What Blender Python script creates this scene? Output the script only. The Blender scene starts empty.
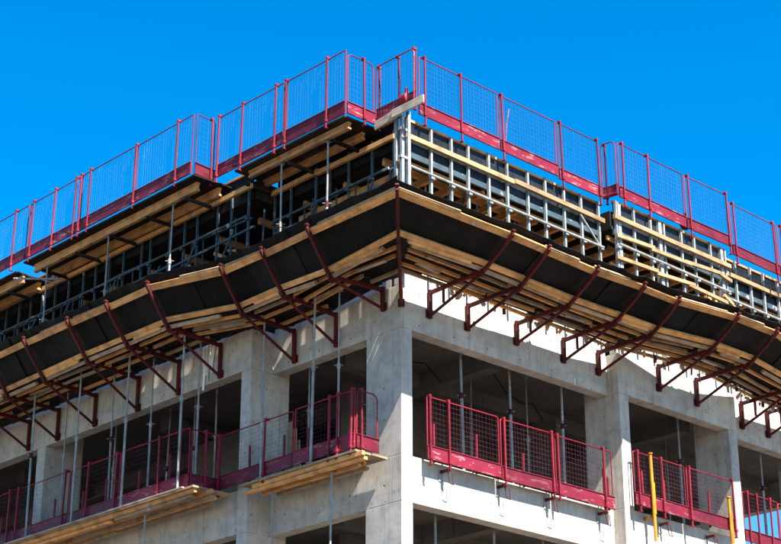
import bpy, math, random
from mathutils import Vector, Matrix
random.seed(7)
R_ = math.radians
sc = bpy.context.scene
COL = sc.collection

# ------------------------------------------------------------------ camera
YAW, PITCH, DIST, FPX = R_(46.7), R_(22.4), 30.5, 1750.0
hx = Vector((math.cos(YAW), math.sin(YAW), 0)); rt = Vector((math.sin(YAW), -math.cos(YAW), 0))
cam_loc = -DIST * (hx + rt * ((403 - 390.5) / (FPX / math.cos(PITCH))))
cam_loc.z = 1.6
cd = bpy.data.cameras.new('camera'); cam = bpy.data.objects.new('camera', cd); COL.objects.link(cam)
cam.location = cam_loc
fw = hx * math.cos(PITCH) + Vector((0, 0, math.sin(PITCH)))
cam.rotation_euler = fw.to_track_quat('-Z', 'Y').to_euler()
cd.sensor_width = 36; cd.lens = FPX / 781 * 36; cd.clip_end = 3000
sc.camera = cam

# ------------------------------------------------------------------ sky, sun, exposure
SUN_A, SUN_TAN = R_(9), 1.27
sun_to = Vector((-math.sin(SUN_A), -math.cos(SUN_A), SUN_TAN * math.cos(SUN_A))).normalized()
w = bpy.data.worlds.new('World'); sc.world = w; w.use_nodes = True
nt = w.node_tree; nt.nodes.clear()
wo = nt.nodes.new('ShaderNodeOutputWorld'); bg = nt.nodes.new('ShaderNodeBackground')
sky = nt.nodes.new('ShaderNodeTexSky'); sky.sky_type = 'NISHITA'; sky.sun_disc = False
sky.sun_elevation = math.asin(sun_to.z); sky.sun_rotation = math.atan2(sun_to.x, sun_to.y)
sky.air_density = 1.0; sky.dust_density = 0.0; sky.ozone_density = 2.2; sky.altitude = 200
hs = nt.nodes.new('ShaderNodeHueSaturation'); hs.inputs['Saturation'].default_value = 1.5
hs.inputs['Hue'].default_value = 0.498; hs.inputs['Value'].default_value = 1.0
nt.links.new(sky.outputs[0], hs.inputs['Color']); nt.links.new(hs.outputs[0], bg.inputs[0])
bg.inputs[1].default_value = 0.064
nt.links.new(bg.outputs[0], wo.inputs[0])
sl = bpy.data.lights.new('sun', 'SUN'); so = bpy.data.objects.new('sun', sl); COL.objects.link(so)
sl.energy = 5.0; sl.angle = R_(0.53); sl.color = (1, 0.95, 0.87)
so.rotation_euler = sun_to.to_track_quat('Z', 'Y').to_euler(); so.location = (0, 0, 60)
vs = sc.view_settings; vs.view_transform = 'Standard'; vs.look = 'None'; vs.gamma = 1; vs.use_curve_mapping = False
vs.exposure = 2.1

# ------------------------------------------------------------------ materials
def newmat(name):
    m = bpy.data.materials.new(name); m.use_nodes = True
    t = m.node_tree; b = t.nodes['Principled BSDF']
    return m, t, b
def N(t, typ, **kw):
    n = t.nodes.new(typ)
    for k, v in kw.items():
        if k.startswith('i_'): n.inputs[k[2:].replace('_', ' ')].default_value = v
        else: setattr(n, k, v)
    return n
def ramp(t, src, stops):
    r = t.nodes.new('ShaderNodeValToRGB'); e = r.color_ramp.elements
    while len(e) < len(stops): e.new(0.5)
    for x, (p, c) in zip(e, stops):
        x.position = p; x.color = (c, c, c, 1) if not isinstance(c, tuple) else c + (1,)
    t.links.new(src, r.inputs[0]); return r.outputs[0]
def mix(t, a, b, fac, mode='MIX'):
    n = t.nodes.new('ShaderNodeMix'); n.data_type = 'RGBA'; n.blend_type = mode
    for sock, v in ((n.inputs[0], fac), (n.inputs[6], a), (n.inputs[7], b)):
        if hasattr(v, 'links'): t.links.new(v, sock)
        elif isinstance(v, tuple): sock.default_value = v + (1,)
        else: sock.default_value = v if sock == n.inputs[0] else (v, v, v, 1)
    return n.outputs[2]
def mth(t, op, a, b=0.0, c=0.0):
    n = t.nodes.new('ShaderNodeMath'); n.operation = op
    for i, v in enumerate((a, b, c)):
        if hasattr(v, 'links'): t.links.new(v, n.inputs[i])
        else: n.inputs[i].default_value = v
    return n.outputs[0]
def noise(t, vec, scale, detail=4, rough=0.55):
    n = N(t, 'ShaderNodeTexNoise', i_Scale=scale, i_Detail=detail, i_Roughness=rough)
    if vec is not None: t.links.new(vec, n.inputs['Vector'])
    return n.outputs['Fac']
def scaled(t, vec, s):
    n = N(t, 'ShaderNodeMapping'); n.inputs['Scale'].default_value = s
    t.links.new(vec, n.inputs['Vector']); return n.outputs[0]
def bump(t, b, h, strength, dist=0.01):
    n = N(t, 'ShaderNodeBump', i_Strength=strength, i_Distance=dist)
    t.links.new(h, n.inputs['Height']); t.links.new(n.outputs[0], b.inputs['Normal'])

def concrete_mat(name, base, dark=1.0):
    m, t, b = newmat(name)
    pos = N(t, 'ShaderNodeNewGeometry').outputs['Position']
    sx = N(t, 'ShaderNodeSeparateXYZ'); t.links.new(pos, sx.inputs[0])
    u = mth(t, 'ADD', sx.outputs[0], sx.outputs[1]); z = sx.outputs[2]
    big = noise(t, pos, 0.9, 5); mid = noise(t, pos, 5, 6, 0.65); fine = noise(t, pos, 45, 3)
    streak = noise(t, scaled(t, pos, (7, 7, 0.5)), 1.0, 4, 0.6)
    col = mix(t, tuple(c * 0.80 for c in base), tuple(min(1, c * 1.12) for c in base), ramp(t, big, [(0.32, 0.0), (0.68, 1.0)]))
    col = mix(t, col, ramp(t, mid, [(0.3, 0.70), (0.55, 1.0), (0.8, 1.08)]), 0.85, 'MULTIPLY')
    col = mix(t, col, ramp(t, streak, [(0.32, 0.55), (0.47, 1.0), (1, 1.0)]), 0.55, 'MULTIPLY')
    col = mix(t, col, ramp(t, fine, [(0.2, 0.85), (0.6, 1.03)]), 0.5, 'MULTIPLY')
    # cast-panel tone and seams of the shutter boards
    cv = N(t, 'ShaderNodeCombineXYZ'); t.links.new(u, cv.inputs[0]); t.links.new(z, cv.inputs[1])
    br = N(t, 'ShaderNodeTexBrick'); t.links.new(cv.outputs[0], br.inputs['Vector'])
    br.offset = 0.37; br.inputs['Scale'].default_value = 1.0
    br.inputs['Color1'].default_value = (0.85, 0.85, 0.86, 1); br.inputs['Color2'].default_value = (1.04, 1.03, 1.01, 1)
    br.inputs['Mortar'].default_value = (0.72, 0.71, 0.70, 1); br.inputs['Mortar Size'].default_value = 0.006
    br.inputs['Brick Width'].default_value = 1.31; br.inputs['Row Height'].default_value = 1.66
    br.inputs['Mortar Smooth'].default_value = 0.5
    col = mix(t, col, br.outputs['Color'], 0.75, 'MULTIPLY')
    # tie holes
    fu = mth(t, 'SUBTRACT', mth(t, 'FRACT', mth(t, 'DIVIDE', u, 0.93)), 0.5)
    fz = mth(t, 'SUBTRACT', mth(t, 'FRACT', mth(t, 'DIVIDE', mth(t, 'ADD', z, 0.12), 0.62)), 0.5)
    d = mth(t, 'SQRT', mth(t, 'ADD', mth(t, 'POWER', mth(t, 'MULTIPLY', fu, 0.93), 2.0), mth(t, 'POWER', mth(t, 'MULTIPLY', fz, 0.62), 2.0)))
    hole = ramp(t, d, [(0.014, 1.0), (0.026, 0.0)])
    hole = mth(t, 'MULTIPLY', hole, ramp(t, noise(t, scaled(t, pos, (1, 1, 1)), 1.7, 1), [(0.47, 0.0), (0.5, 1.0)]))
    col = mix(t, col, (0.06, 0.055, 0.05), mth(t, 'MULTIPLY', hole, 0.8))
    # rust and spatter specks
    vor = N(t, 'ShaderNodeTexVoronoi', i_Scale=6.0); t.links.new(pos, vor.inputs['Vector'])
    sp = mth(t, 'MULTIPLY', ramp(t, vor.outputs['Distance'], [(0.10, 1.0), (0.17, 0.0)]), ramp(t, noise(t, pos, 2.1, 2), [(0.53, 0.0), (0.60, 1.0)]))
    col = mix(t, col, (0.15, 0.12, 0.09), mth(t, 'MULTIPLY', sp, 0.75))
    t.links.new(col, b.inputs['Base Color'])
    b.inputs['Roughness'].default_value = 0.85
    bump(t, b, mth(t, 'ADD', mth(t, 'ADD', mid, mth(t, 'MULTIPLY', fine, 0.5)), mth(t, 'MULTIPLY', hole, -2.0)), 0.35, 0.008)
    return m

def timber_mat(name, base, spread=0.35):
    m, t, b = newmat(name)
    tc = N(t, 'ShaderNodeTexCoord'); oi = N(t, 'ShaderNodeObjectInfo')
    pos = N(t, 'ShaderNodeNewGeometry').outputs['Position']
    sx = N(t, 'ShaderNodeSeparateXYZ'); t.links.new(pos, sx.inputs[0])
    v = mth(t, 'ADD', mth(t, 'MULTIPLY', oi.outputs['Random'], 31.0), sx.outputs[2])
    gr = noise(t, scaled(t, pos, (1.2, 1.2, 34)), 1.6, 6, 0.7)
    gr2 = noise(t, pos, 3.5, 4)
    col = mix(t, tuple(c * 0.55 for c in base), tuple(min(1, c * 1.18) for c in base), ramp(t, gr, [(0.3, 0.0), (0.65, 1.0)]))
    col = mix(t, col, ramp(t, gr2, [(0.33, (0.42, 0.36, 0.32)), (0.55, (1.0, 1.0, 1.0))]), 0.7, 'MULTIPLY')
    tone = ramp(t, oi.outputs['Random'], [(0.0, (1.0, 0.95, 0.9)), (0.25, (0.75, 0.68, 0.62)), (0.5, (1.08, 1.0, 0.85)), (0.72, (0.62, 0.6, 0.6)), (1.0, (1.1, 1.08, 1.0))])
    col = mix(t, col, tone, 0.85, 'MULTIPLY')
    # cement smears and dark damp marks
    sm = ramp(t, noise(t, pos, 2.2, 5, 0.7), [(0.60, 0.0), (0.70, 1.0)])
    col = mix(t, col, (0.42, 0.40, 0.37), mth(t, 'MULTIPLY', sm, 0.55))
    t.links.new(col, b.inputs['Base Color']); b.inputs['Roughness'].default_value = 0.75
    bump(t, b, gr, 0.4, 0.004)
    return m

def paint_mat(name, base, wear=(0.6, 0.55, 0.5), wear_lo=0.63, rough=0.45, fade=0.25, scale=7.0, stretch=(1, 1, 1), wmix=0.8):
    m, t, b = newmat(name)
    pos = N(t, 'ShaderNodeNewGeometry').outputs['Position']; oi = N(t, 'ShaderNodeObjectInfo')
    n1 = noise(t, pos, 2.0, 4); n2 = noise(t, scaled(t, pos, stretch), scale, 7, 0.72)
    col = mix(t, tuple(c * 0.7 for c in base), tuple(min(1, c * (1 + fade)) for c in base), ramp(t, n1, [(0.3, 0.0), (0.7, 1.0)]))
    tone = ramp(t, oi.outputs['Random'], [(0.0, 0.62), (1.0, 1.3)])
    col = mix(t, col, tone, 0.8, 'MULTIPLY')
    wr = ramp(t, n2, [(wear_lo, 0.0), (wear_lo + 0.05, 1.0)])
    col = mix(t, col, wear, mth(t, 'MULTIPLY', mth(t, 'MULTIPLY', wr, wmix), oi.outputs['Random']))
    t.links.new(col, b.inputs['Base Color'])
    b.inputs['Specular IOR Level'].default_value = 0.25
    t.links.new(ramp(t, n2, [(0.3, rough - 0.1), (0.7, rough + 0.3)]), b.inputs['Roughness'])
    bump(t, b, n2, 0.15, 0.002)
    return m

def steel_mat(name, base, metal=0.35, rough=0.5):
    m, t, b = newmat(name)
    pos = N(t, 'ShaderNodeNewGeometry').outputs['Position']
    n1 = noise(t, scaled(t, pos, (3, 3, 2)), 2.0, 5, 0.65); n2 = noise(t, pos, 24, 3)
    col = mix(t, tuple(c * 0.6 for c in base), tuple(min(1, c * 1.1) for c in base), ramp(t, n1, [(0.33, 0.0), (0.6, 1.0)]))
    rs = ramp(t, noise(t, pos, 4.3, 5, 0.7), [(0.62, 0.0), (0.70, 1.0)])
    col = mix(t, col, (0.20, 0.12, 0.08), mth(t, 'MULTIPLY', rs, 0.55))
    cem = ramp(t, noise(t, pos, 3.1, 5, 0.7), [(0.60, 0.0), (0.66, 1.0)])
    col = mix(t, col, (0.5, 0.49, 0.46), mth(t, 'MULTIPLY', cem, 0.6))
    t.links.new(col, b.inputs['Base Color'])
    b.inputs['Metallic'].default_value = metal; b.inputs['Roughness'].default_value = rough
    bump(t, b, n2, 0.15, 0.002)
    return m

def ply_mat(name, base, rough=0.4, spec=0.5):
    m, t, b = newmat(name)
    pos = N(t, 'ShaderNodeNewGeometry').outputs['Position']; oi = N(t, 'ShaderNodeObjectInfo')
    n1 = noise(t, pos, 1.6, 5, 0.6); n2 = noise(t, pos, 11, 5, 0.7)
    col = mix(t, tuple(c * 0.6 for c in base), tuple(c * 1.7 for c in base), ramp(t, n1, [(0.3, 0.0), (0.7, 1.0)]))
    col = mix(t, col, ramp(t, oi.outputs['Random'], [(0.0, 0.45), (1.0, 1.9)]), 0.9, 'MULTIPLY')
    sm = ramp(t, n2, [(0.64, 0.0), (0.72, 1.0)])
    col = mix(t, col, (0.16, 0.155, 0.15), mth(t, 'MULTIPLY', sm, 0.18))
    t.links.new(col, b.inputs['Base Color']); b.inputs['Specular IOR Level'].default_value = spec
    t.links.new(ramp(t, n2, [(0.3, rough - 0.08), (0.7, rough + 0.25)]), b.inputs['Roughness'])
    bump(t, b, n1, 0.1, 0.004)
    return m

M = {}
M['concrete'] = concrete_mat('concrete', (0.44, 0.395, 0.345))
M['inner'] = concrete_mat('concrete_interior_shade', (0.125, 0.105, 0.09))  # concrete darkened for the storeys' inside, with the gloom put into the colour
M['timber'] = timber_mat('timber', (0.66, 0.335, 0.115))
M['plank'] = timber_mat('plank', (0.36, 0.26, 0.165))
M['waler'] = timber_mat('timber_dimmed_for_sun', (0.36, 0.235, 0.115))  # darker copy of the timber for sunlit pieces, offsetting the sun in the colour
M['pale'] = timber_mat('pale_board', (0.42, 0.36, 0.31))
M['red'] = paint_mat('red_paint', (0.175, 0.008, 0.018), wear=(0.36, 0.22, 0.21), wear_lo=0.70)
M['toe'] = paint_mat('toe_board_paint', (0.125, 0.007, 0.018), wear=(0.45, 0.33, 0.32), wear_lo=0.56, scale=3.0, stretch=(1, 1, 4.0), wmix=0.45)
M['oxide'] = paint_mat('oxide_paint', (0.062, 0.003, 0.003), wear=(0.05, 0.022, 0.016), wear_lo=0.66, rough=0.55)
M['steel'] = steel_mat('galvanised', (0.225, 0.225, 0.212), 0.0, 0.6)
M['soldier'] = steel_mat('soldier_steel', (0.25, 0.275, 0.27), 0.15, 0.55)
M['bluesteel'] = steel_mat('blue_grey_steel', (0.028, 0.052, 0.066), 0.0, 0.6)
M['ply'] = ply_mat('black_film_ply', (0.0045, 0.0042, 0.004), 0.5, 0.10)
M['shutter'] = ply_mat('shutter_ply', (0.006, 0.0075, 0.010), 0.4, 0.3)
M['deck'] = ply_mat('deck_soffit', (0.014, 0.011, 0.009), 0.7, 0.12)
M['yellow'] = paint_mat('yellow_paint', (0.45, 0.165, 0.01), wear=(0.4, 0.3, 0.15), wear_lo=0.64)
M['mortar'] = concrete_mat('mortar', (0.32, 0.29, 0.27))
M['wire'] = paint_mat('wire_paint', (0.10, 0.03, 0.05), wear=(0.4, 0.3, 0.3), wear_lo=0.72)
M['wire_grey'] = steel_mat('grey_wire', (0.09, 0.09, 0.12), 0.2, 0.5)
M['cloth'] = paint_mat('white_sheet', (0.62, 0.60, 0.55), wear=(0.4, 0.38, 0.34), wear_lo=0.6, rough=0.7)
M['dust'] = concrete_mat('dusty_ground', (0.115, 0.098, 0.080))

# ------------------------------------------------------------------ mesh helpers (lists of verts, faces)
def V(*a): return Vector(a)
def merge(*ms):
    vs_, fs = [], []
    for v, f in ms:
        n = len(vs_); vs_ += list(v); fs += [tuple(i + n for i in q) for q in f]
    return vs_, fs
BOXF = [(0, 1, 2, 3), (7, 6, 5, 4), (0, 4, 5, 1), (1, 5, 6, 2), (2, 6, 7, 3), (3, 7, 4, 0)]
def box(a, b):
    x0, x1 = sorted((a[0], b[0])); y0, y1 = sorted((a[1], b[1])); z0, z1 = sorted((a[2], b[2]))
    v = [V(x0, y0, z0), V(x0, y1, z0), V(x1, y1, z0), V(x1, y0, z0), V(x0, y0, z1), V(x0, y1, z1), V(x1, y1, z1), V(x1, y0, z1)]
    return v, list(BOXF)
def bar(p0, p1, wd, ht, up=V(0, 0, 1)):
    p0 = Vector(p0); p1 = Vector(p1); d = (p1 - p0).normalized()
    sd = d.cross(up)
    if sd.length < 1e-4: sd = d.cross(V(1, 0, 0))
    sd.normalize(); u = sd.cross(d).normalized()
    v = []
    for p in (p0, p1):
        for a, b in ((-1, -1), (1, -1), (1, 1), (-1, 1)): v.append(p + sd * (a * wd / 2) + u * (b * ht / 2))
    return v, [(3, 2, 1, 0), (4, 5, 6, 7), (0, 1, 5, 4), (1, 2, 6, 5), (2, 3, 7, 6), (3, 0, 4, 7)]
def pipe(pts, r, n=8):
    pts = [Vector(p) for p in pts]; vs_, fs = [], []
    d0 = (pts[1] - pts[0]).normalized()
    ref = V(0, 0, 1) if abs(d0.z) < 0.9 else V(1, 0, 0)
    s = d0.cross(ref).normalized()
    for i, p in enumerate(pts):
        if i == 0: d = d0
        elif i == len(pts) - 1: d = (pts[-1] - pts[-2]).normalized()
        else: d = ((pts[i] - pts[i - 1]).normalized() + (pts[i + 1] - pts[i]).normalized()).normalized()
        s = (s - d * s.dot(d)).normalized(); u = d.cross(s)
        rr = r[i] if isinstance(r, (list, tuple)) else r
        for k in range(n):
            a = 2 * math.pi * k / n; vs_.append(p + (s * math.cos(a) + u * math.sin(a)) * rr)
    for i in range(len(pts) - 1):
        for k in range(n):
            k2 = (k + 1) % n; fs.append((i * n + k, i * n + k2, (i + 1) * n + k2, (i + 1) * n + k))
    fs.append(tuple(range(n))[::-1]); fs.append(tuple((len(pts) - 1) * n + k for k in range(n)))
    return vs_, fs
def lump(c, r, seed):
    rg = random.Random(seed); vs_, fs = [], []
    rows = [(1, 0.15), (0.6, 0.8), (-0.1, 1.0), (-0.8, 0.6), (-1.3, 0.12)]
    for zz, rr in rows:
        for k in range(6):
            a = k * math.pi / 3; q = rr * rg.uniform(0.6, 1.2)
            vs_.append(Vector(c) + V(math.cos(a) * q, math.sin(a) * q, zz * rg.uniform(0.8, 1.3)) * r)
    for i in range(4):
        for k in range(6): fs.append((i * 6 + k, (i + 1) * 6 + k, (i + 1) * 6 + (k + 1) % 6, i * 6 + (k + 1) % 6))
    fs.append(tuple(range(6))); fs.append(tuple(24 + k for k in range(6))[::-1])
    return vs_, fs

def mesh_obj(name, vf, mat, origin=V(0, 0, 0), bevel=0.0, smooth=False):
    me = bpy.data.meshes.new(name)
    me.from_pydata([tuple(Vector(p) - origin) for p in vf[0]], [], vf[1])
    if smooth:
        me.polygons.foreach_set('use_smooth', [True] * len(me.polygons)); me.set_sharp_from_angle(angle=R_(42))
    me.materials.append(M[mat]); me.update()
    o = bpy.data.objects.new(name, me); COL.objects.link(o)
    if bevel:
        b = o.modifiers.new('bevel', 'BEVEL'); b.width = bevel; b.segments = 2; b.limit_method = 'ANGLE'
    return o
class Thing:
    def __init__(s, name, label, cat, origin, group=None):
        s.o = bpy.data.objects.new(name, None); COL.objects.link(s.o); s.origin = Vector(origin)
        s.o.location = s.origin; s.o.empty_display_size = 0.2
        s.o['label'] = label; s.o['category'] = cat
        if group: s.o['group'] = group
    def add(s, name, vf, mat, parent=None, **kw):
        o = mesh_obj(name, vf, mat, s.origin, **kw); o.parent = parent or s.o
        return o
def single(name, label, cat, vf, mat, group=None, **kw):
    org = Vector(vf[0][0]); o = mesh_obj(name, vf, mat, org, **kw); o.location = org
    o['label'] = label; o['category'] = cat
    if group: o['group'] = group
    return o
def RF(s, o, z): return V(s, -o, z)      # sunlit facade: s along it from the corner, o outwards
def LF(s, o, z): return V(-o, s, z)      # shaded facade
ORD = ['first', 'second', 'third', 'fourth', 'fifth', 'sixth', 'seventh', 'eighth', 'ninth', 'tenth', 'eleventh', 'twelfth', 'thirteenth', 'fourteenth']
jit = lambda a: random.uniform(-a, a)

# ------------------------------------------------------------------ ground
g = mesh_obj('ground', ([V(-1500, -1500, 0), V(1500, -1500, 0), V(1500, 1500, 0), V(-1500, 1500, 0)], [(0, 1, 2, 3)]), 'dust')
g['kind'] = 'structure'

# ------------------------------------------------------------------ concrete frame
F2F = 3.31
TOPS = [0.70 + F2F * k for k in range(5)]            # slab tops: 0.70 .. 13.94
T1 = TOPS[4]; T0 = TOPS[3]; BD = 0.87; BT = 0.28; XE, YE = 16.3, 21.0
PL, PR = 0.57, 0.30
bld = Thing('concrete_building', 'unfinished grey concrete frame building with open storeys and blade columns', 'building', (0, 0, 0))
def fbox(F, s0, s1, o0, o1, z0, z1): return box(F(s0, o0, z0), F(s1, o1, z1))
cols_R = [(5.92, 6.22, PR, 0.95), (9.66, 9.96, PR, 0.95), (13.2, 13.5, 0, 0.9), (16.0, 16.3, 0, 0.9)]
cols_L = [(3.72, 4.02, PL, 1.0), (11.08, 11.42, PL, 1.0), (16.0, 16.3, PL, 1.0), (20.7, 21.0, PL, 1.0)]
beams_R = [(0.0, 2.7, 0), (2.7, 5.92, 0), (5.92, 6.78, PR), (6.78, 8.62, PR), (8.62, 9.96, PR), (9.96, 13.35, 0), (13.35, 16.3, 0)]
beams_L = [(0.28, 3.72, 0), (3.72, 4.95, PL), (4.95, 8.1, PL), (8.1, 11.25, PL), (11.25, 14.6, PL), (14.6, 18, PL), (18, 21, PL)]
for k in range(1, 5):
    T, P = TOPS[k], TOPS[k - 1]; B = T - BD
    bld.add('column', box((0, 0, P), (0.28, 0.96, B)), 'concrete', bevel=0.012)
    bld.add('column_head', box((BT, BT, B), (0.3, 0.96, T - 0.001)), 'concrete')
    for F, cols in ((RF, cols_R), (LF, cols_L)):
        for s0, s1, o, dp in cols:
            if F is LF and s0 > 15.9 or True:
                bld.add('column', fbox(F, s0, s1, o, o - dp, P, B), 'concrete', bevel=0.012)
                bld.add('column_head', fbox(F, s0, s1, o - BT, o - dp, B, T - 0.001), 'concrete', bevel=0.008)
    for F, bs in ((RF, beams_R), (LF, beams_L)):
        for s0, s1, o in bs:
            bld.add('beam', fbox(F, s0, s1, o, o - BT, B, T), 'concrete', bevel=0.009)
    # end facades
    bld.add('beam', box((XE - BT, 0.9, B), (XE, YE, T)), 'concrete', bevel=0.009)
    for y in (6.5, 13.0, 20.7): bld.add('column', box((XE - 0.28, y, P), (XE, y + 0.3, B)), 'concrete', bevel=0.01)
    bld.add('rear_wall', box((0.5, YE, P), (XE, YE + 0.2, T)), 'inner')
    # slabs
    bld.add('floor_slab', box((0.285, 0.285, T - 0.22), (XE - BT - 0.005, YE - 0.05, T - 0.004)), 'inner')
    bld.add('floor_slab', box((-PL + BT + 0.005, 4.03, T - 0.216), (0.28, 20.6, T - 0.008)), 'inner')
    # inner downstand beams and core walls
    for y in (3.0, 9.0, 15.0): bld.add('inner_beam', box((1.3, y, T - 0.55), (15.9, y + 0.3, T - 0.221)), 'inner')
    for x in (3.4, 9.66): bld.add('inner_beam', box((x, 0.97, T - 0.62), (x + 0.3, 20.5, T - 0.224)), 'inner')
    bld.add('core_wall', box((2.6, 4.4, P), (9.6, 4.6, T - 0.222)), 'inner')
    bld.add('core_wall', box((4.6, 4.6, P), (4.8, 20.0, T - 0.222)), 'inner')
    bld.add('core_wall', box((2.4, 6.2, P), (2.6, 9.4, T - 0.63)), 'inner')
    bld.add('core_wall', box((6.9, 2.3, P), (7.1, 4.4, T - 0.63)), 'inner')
for F, bs in ((RF, beams_R), (LF, beams_L)):
    for s0, s1, o in bs:
        bld.add('kicker', fbox(F, s0, s1, o - 0.012, o - 0.2, T1 + 0.001, T1 + 0.46 + jit(0.02)), 'concrete', bevel=0.01)
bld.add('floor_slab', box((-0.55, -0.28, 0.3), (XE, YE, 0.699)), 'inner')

# ------------------------------------------------------------------ top storey: falsework, slab shutter, edge shutters
TS = 16.78
roof = Thing('slab_formwork', 'dark plywood slab formwork on timber joists roofing the unfinished top storey', 'formwork', (1, 1, T1))
roof.add('deck', box((0.02, 0.02, TS), (XE, YE, 17.20)), 'deck')
roof.add('deck', box((-PL + 0.02, 3.74, TS + 0.003), (0.018, YE, 17.196)), 'deck')
roof.add('deck', box((5.94, -PR + 0.02, TS + 0.003), (9.94, 0.018, 17.196)), 'deck')
for i in range(9):
    y = 0.6 + i * 1.3
    roof.add('joist', bar((0.15 + jit(0.1), y + jit(0.05), TS - 0.07), (4.2, y + jit(0.05), TS - 0.07), 0.08, 0.14), 'timber')
for i in range(19):
    x = 0.5 + i * 0.6
    roof.add('joist', bar((x + jit(0.05), 0.12 + jit(0.1), TS - 0.215), (x + jit(0.05), 3.6, TS - 0.215), 0.08, 0.14), 'timber')
roof.add('dark_backing', box((1.1, 1.25, T1 + 0.02), (9.8, 1.29, TS - 0.30)), 'ply')  # added black sheets standing in for the unlit depth behind the uprights
roof.add('dark_backing', box((1.1, 1.295, T1 + 0.02), (1.14, 20.0, TS - 0.15)), 'ply')
roof.add('dark_backing', box((9.8, 1.25, T1 + 0.02), (9.84, 4, TS - 0.30)), 'ply')
roof.add('dark_backing', box((9.84, 3.2, T1 + 0.02), (16, 3.24, TS - 0.30)), 'ply')
for i in range(11):
    s = 0.7 + i * 1.05 + jit(0.2)
    roof.add('raking_timber', bar(RF(s, -0.1, 14.9 + jit(0.3)), RF(s + jit(0.7), -1.2, 15.9 + jit(0.5)), 0.07, 0.11), 'timber')
    roof.add('raking_timber', bar(RF(s + 0.4, -0.25 + jit(.1), 15.6 + jit(0.3)), RF(s + 1.3 + jit(0.5), -0.5, 15.9 + jit(0.4)), 0.05, 0.12), 'timber')

for i in range(34):
    s = random.uniform(5.9, 9.6) if i < 20 else random.uniform(0.4, 12.5)
    b_ = PR if 5.95 < s < 9.9 else 0
    z = random.uniform(14.75, 16.3); o = b_ - random.uniform(0.02, 0.5)
    k = random.random()
    if k < 0.5: p1 = RF(s + random.uniform(0.5, 1.2), o - jit(0.1), z + jit(0.15))
    elif k < 0.8: p1 = RF(s + jit(0.4), o - 0.5, z + random.uniform(0.1, 0.5))
    else: p1 = RF(s + jit(0.25), o, z + random.uniform(0.5, 0.9))
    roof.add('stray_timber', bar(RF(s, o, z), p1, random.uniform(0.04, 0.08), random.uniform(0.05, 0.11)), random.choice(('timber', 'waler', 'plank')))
def edge_form(F, s0, s1, base, label, stud, extra, sheet_z=16.70):
    t = Thing('edge_formwork', label, 'formwork', F(s0, base, T1))
    s = s0 + 0.03
    while s < s1 - 0.1:
        e = min(s + 1.22, s1 - 0.02)
        t.add('shutter_sheet', fbox(F, s, e - 0.012, base + 0.03, base + 0.052, sheet_z + 0.06 + jit(0.008), 17.38 + jit(0.015)), 'shutter' if stud == 'soldier' else 'ply', bevel=0.003)  # shaded facade takes the blacker ply, its shade put into the colour
        t.add('capping_timber', bar(F(s, base + 0.03, 17.41), F(e - 0.01, base + 0.03, 17.41 + jit(0.01)), 0.09, 0.05), 'timber')
        s = e
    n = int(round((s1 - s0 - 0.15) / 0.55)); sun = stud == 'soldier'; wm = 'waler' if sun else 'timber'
    for i in range(n + 1):
        s = s0 + 0.08 + i * (s1 - s0 - 0.16) / n + (jit(0.05) if sun else jit(0.13))
        t.add('soldier', merge(bar(F(s, base + 0.10, 14.12), F(s + jit(0.02), base + 0.10, (17.42 if sun else 17.14) + jit(0.03)), 0.046 if sun else 0.036, 0.06 if sun else 0.045, F(0, 1, 0)),
                               bar(F(s, base + 0.10, 16.30), F(s, base + 0.18, 16.30), 0.09, 0.05)), stud)
    def run(z, o, wd, ht, mat, name, step, dz=0.02, ov=0.15):
        s = s0
        while s < s1 - 0.2:
            e = min(s + step * random.uniform(0.75, 1.2), s1)
            t.add(name, bar(F(s - ov * random.random(), base + o + jit(0.012), z + jit(dz)), F(e + ov * random.random() * (e < s1), base + o + jit(0.012), z + jit(dz)), wd, ht), mat)
            s = e
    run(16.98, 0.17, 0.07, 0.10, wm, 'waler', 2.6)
    if sun:
        run(16.68, 0.04, 0.05, 0.12, 'bluesteel', 'channel', 3.0, 0.004, 0)
        run(16.56, -0.10, 0.05, 0.09, 'timber', 'ledger', 2.2, 0.03)
    if stud == 'soldier': run(16.80, 0.02, 0.03, 0.07, 'steel', 'channel', 1.4, 0.01, 0)
    t.add('rail_tube', pipe([F(s0 + 0.05, base + 0.17, 16.36 + jit(.02)), F(s1 - 0.05, base + 0.17, 16.33)], 0.028), stud, smooth=True)
    extra(t, run)
    return t
def ex_R0(t, run):
    for i in range(12):
        x_ = 0.3 + i * 0.46 + jit(0.1)
        t.add('inner_post', pipe([RF(x_, -0.55 + jit(0.1), 14.0), RF(x_ + jit(0.06), -0.55 + jit(0.1), 16.6)], 0.022, 7), random.choice(('soldier', 'bluesteel')), smooth=True)
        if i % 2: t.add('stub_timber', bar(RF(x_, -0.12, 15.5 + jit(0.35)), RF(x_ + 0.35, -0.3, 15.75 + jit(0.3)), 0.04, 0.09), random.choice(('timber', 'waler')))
    run(15.55, 0.05, 0.05, 0.08, 'timber', 'ledger', 1.8, 0.06)
    run(15.05, 0.02, 0.05, 0.09, 'timber', 'ledger', 1.6, 0.08)
    t.add('diagonal_brace', pipe([RF(5.1, 0.16, 16.9), RF(5.7, 0.16, 16.35)], 0.022), 'soldier', smooth=True)
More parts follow.
